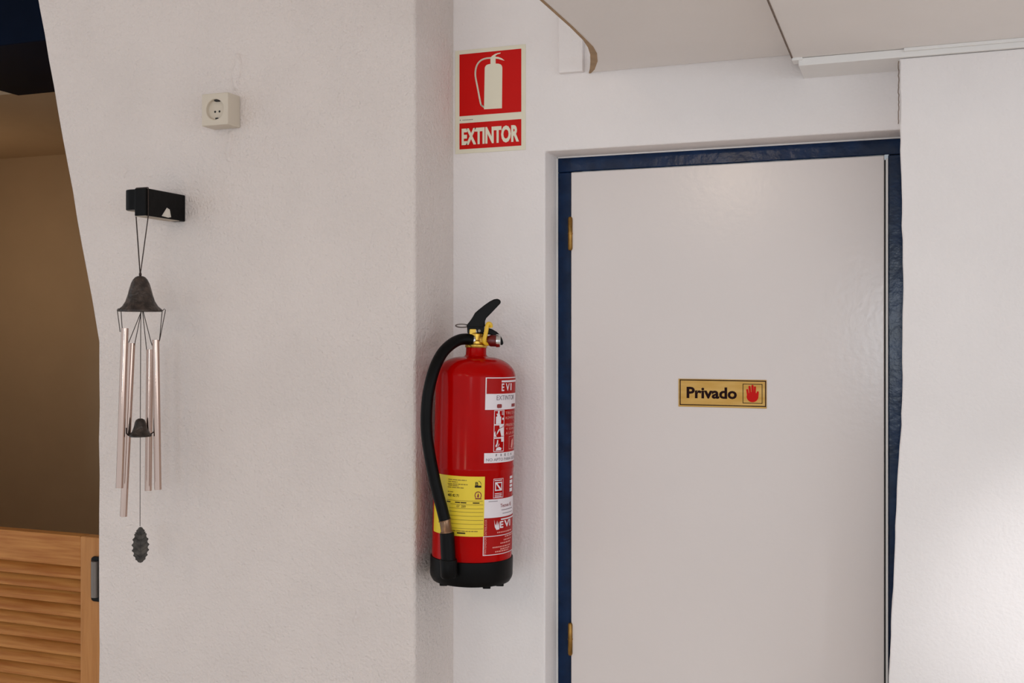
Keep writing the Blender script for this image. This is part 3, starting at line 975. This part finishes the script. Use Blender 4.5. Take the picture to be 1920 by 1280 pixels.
mb = MB()
bp_ = [(405, 748), (413, 310), (418, 292), (430, 278), (450, 270), (475, 266), (475, 215), (480, 195), (492, 182), (510, 172), (528, 180), (530, 215), (530, 266), (560, 268), (585, 278), (597, 292), (602, 312), (598, 745)]
flat(mb, bp_, SY - 0.0004, SY + 0.0001)
flat(mb, [(500, 178), (520, 165), (550, 156), (585, 152), (580, 162), (550, 168), (528, 182), (515, 190)], SY - 0.00045, SY)
flat(mb, [(525, 192), (560, 197), (595, 212), (628, 240), (600, 232), (560, 218), (525, 212)], SY - 0.00045, SY)
hose_c = catmull([(478, 203, 0), (430, 205, 0), (385, 217, 0), (350, 242, 0), (325, 280, 0), (312, 330, 0), (311, 385, 0), (320, 440, 0), (338, 530, 0), (355, 620, 0), (370, 690, 0), (385, 710, 0), (408, 728, 0)], 4)
for i in range(len(hose_c) - 1):
    a, b = hose_c[i], hose_c[i + 1]
    t = (b - a).normalized()
    nn = Vector((-t.y, t.x, 0)) * 8.5
    a2, b2 = a - t * 1.5, b + t * 1.5
    flat(mb, [(p.x, p.y) for p in (a2 + nn, b2 + nn, b2 - nn, a2 - nn)], SY - 0.00042, SY)
obj('pictogram', mb, 'sign_cream', sg)
vs, fs = text_geo('EXTINTOR', 0.045)
mb = MB().add([(0.0140 + x * 0.1178, SY - 0.0003, SH - 0.1838 + y * 0.0325) for x, y in vs], fs)
obj('lettering', mb, 'sign_cream', sg)
vs, fs = text_geo('senal', 0.0)
mb = MB().box(0.0098, 0.0118, -0.0021, -0.0017, SH - 0.1358, SH - 0.1340)
for k in range(7):
    mb.box(0.0155 + k * 0.0032, 0.0155 + k * 0.0032 + 0.0024, -0.0021, -0.0017, SH - 0.1357, SH - 0.1345)
obj('fine_print', mb, 'ink_grey', sg)

# ------------------------------------------------------------------ Privado plate
pv = empty('privado_sign', (-0.3972, 1.966, Z(-0.1385)))
tag(pv, 'small gold Privado plate with red hand on the white door', 'sign')
PW, PHH = 0.1602, 0.0517
obj('plate', MB().box(0, PW, -0.0016, 0, 0, PHH), 'gold', pv, bevel=0.0005)


def pq(x, y):
    t = 180 + (x - 205) * 22 / 1503
    b = 655 + (x - 205) * 33 / 1503
    return (x - 205) / 1503 * PW, PHH * (1 - (y - t) / (b - t))


def pflat(mb, pts, y0=-0.0020, y1=-0.0015):
    return mb.prism_y([pq(x, y) for x, y in pts], y0, y1)


mb = MB()
i0, w0 = 0.0026, 0.0017


def rframe(mb, x0, x1, z0, z1, w, y0=-0.0019, y1=-0.0015):
    mb.box(x0, x1, y0, y1, z1 - w, z1); mb.box(x0, x1, y0, y1, z0, z0 + w)
    mb.box(x0, x0 + w, y0, y1, z0 + w, z1 - w); mb.box(x1 - w, x1, y0, y1, z0 + w, z1 - w)


rframe(mb, 0.0024, PW - 0.0008, 0.0030, PHH - 0.0014, 0.0017)
a, b = pq(1310, 265), pq(1640, 605)
rframe(mb, a[0], b[0], b[1], a[1], 0.0011)
obj('border', mb, 'sign_ink', pv)
vs, fs = text_geo('Privado', 0.034)
a, b = pq(348, 510), pq(1212, 328)
ca, cb_ = pq(348, 320), pq(1212, 520)
mb = MB().add([(a[0] + x * (b[0] - a[0]), -0.0019, 0.0158 + y * 0.0212) for x, y in vs], fs)
obj('lettering', mb, 'sign_ink', pv)
mb = MB()
palm = [(1475 + 100 * math.cos(t) * (1.0 if math.sin(t) > 0 else 0.98), 480 + 100 * math.sin(t) * (1.0 if math.sin(t) > 0 else 0.75)) for t in [i * 2 * PI / 24 for i in range(24)]]
pflat(mb, palm)
for (x0, y0_, x1, y1_, w) in ((1400, 470, 1386, 372, 17), (1440, 450, 1424, 318, 18), (1478, 445, 1474, 302, 19), (1512, 450, 1516, 325, 17), (1555, 490, 1562, 410, 18)):
    d = Vector((x1 - x0, y1_ - y0_)).normalized()
    nrm = Vector((-d.y, d.x))
    pts = [Vector((x0, y0_)) + nrm * w, Vector((x0, y0_)) - nrm * w]
    for i in range(7):
        t = -PI / 2 + PI * i / 6
        pts.append(Vector((x1, y1_)) + (nrm * math.sin(t) + d * math.cos(t)) * w)
    pflat(mb, [tuple(p) for p in pts], -0.00205, -0.0015)
obj('hand_emblem', mb, 'hand_red', pv)
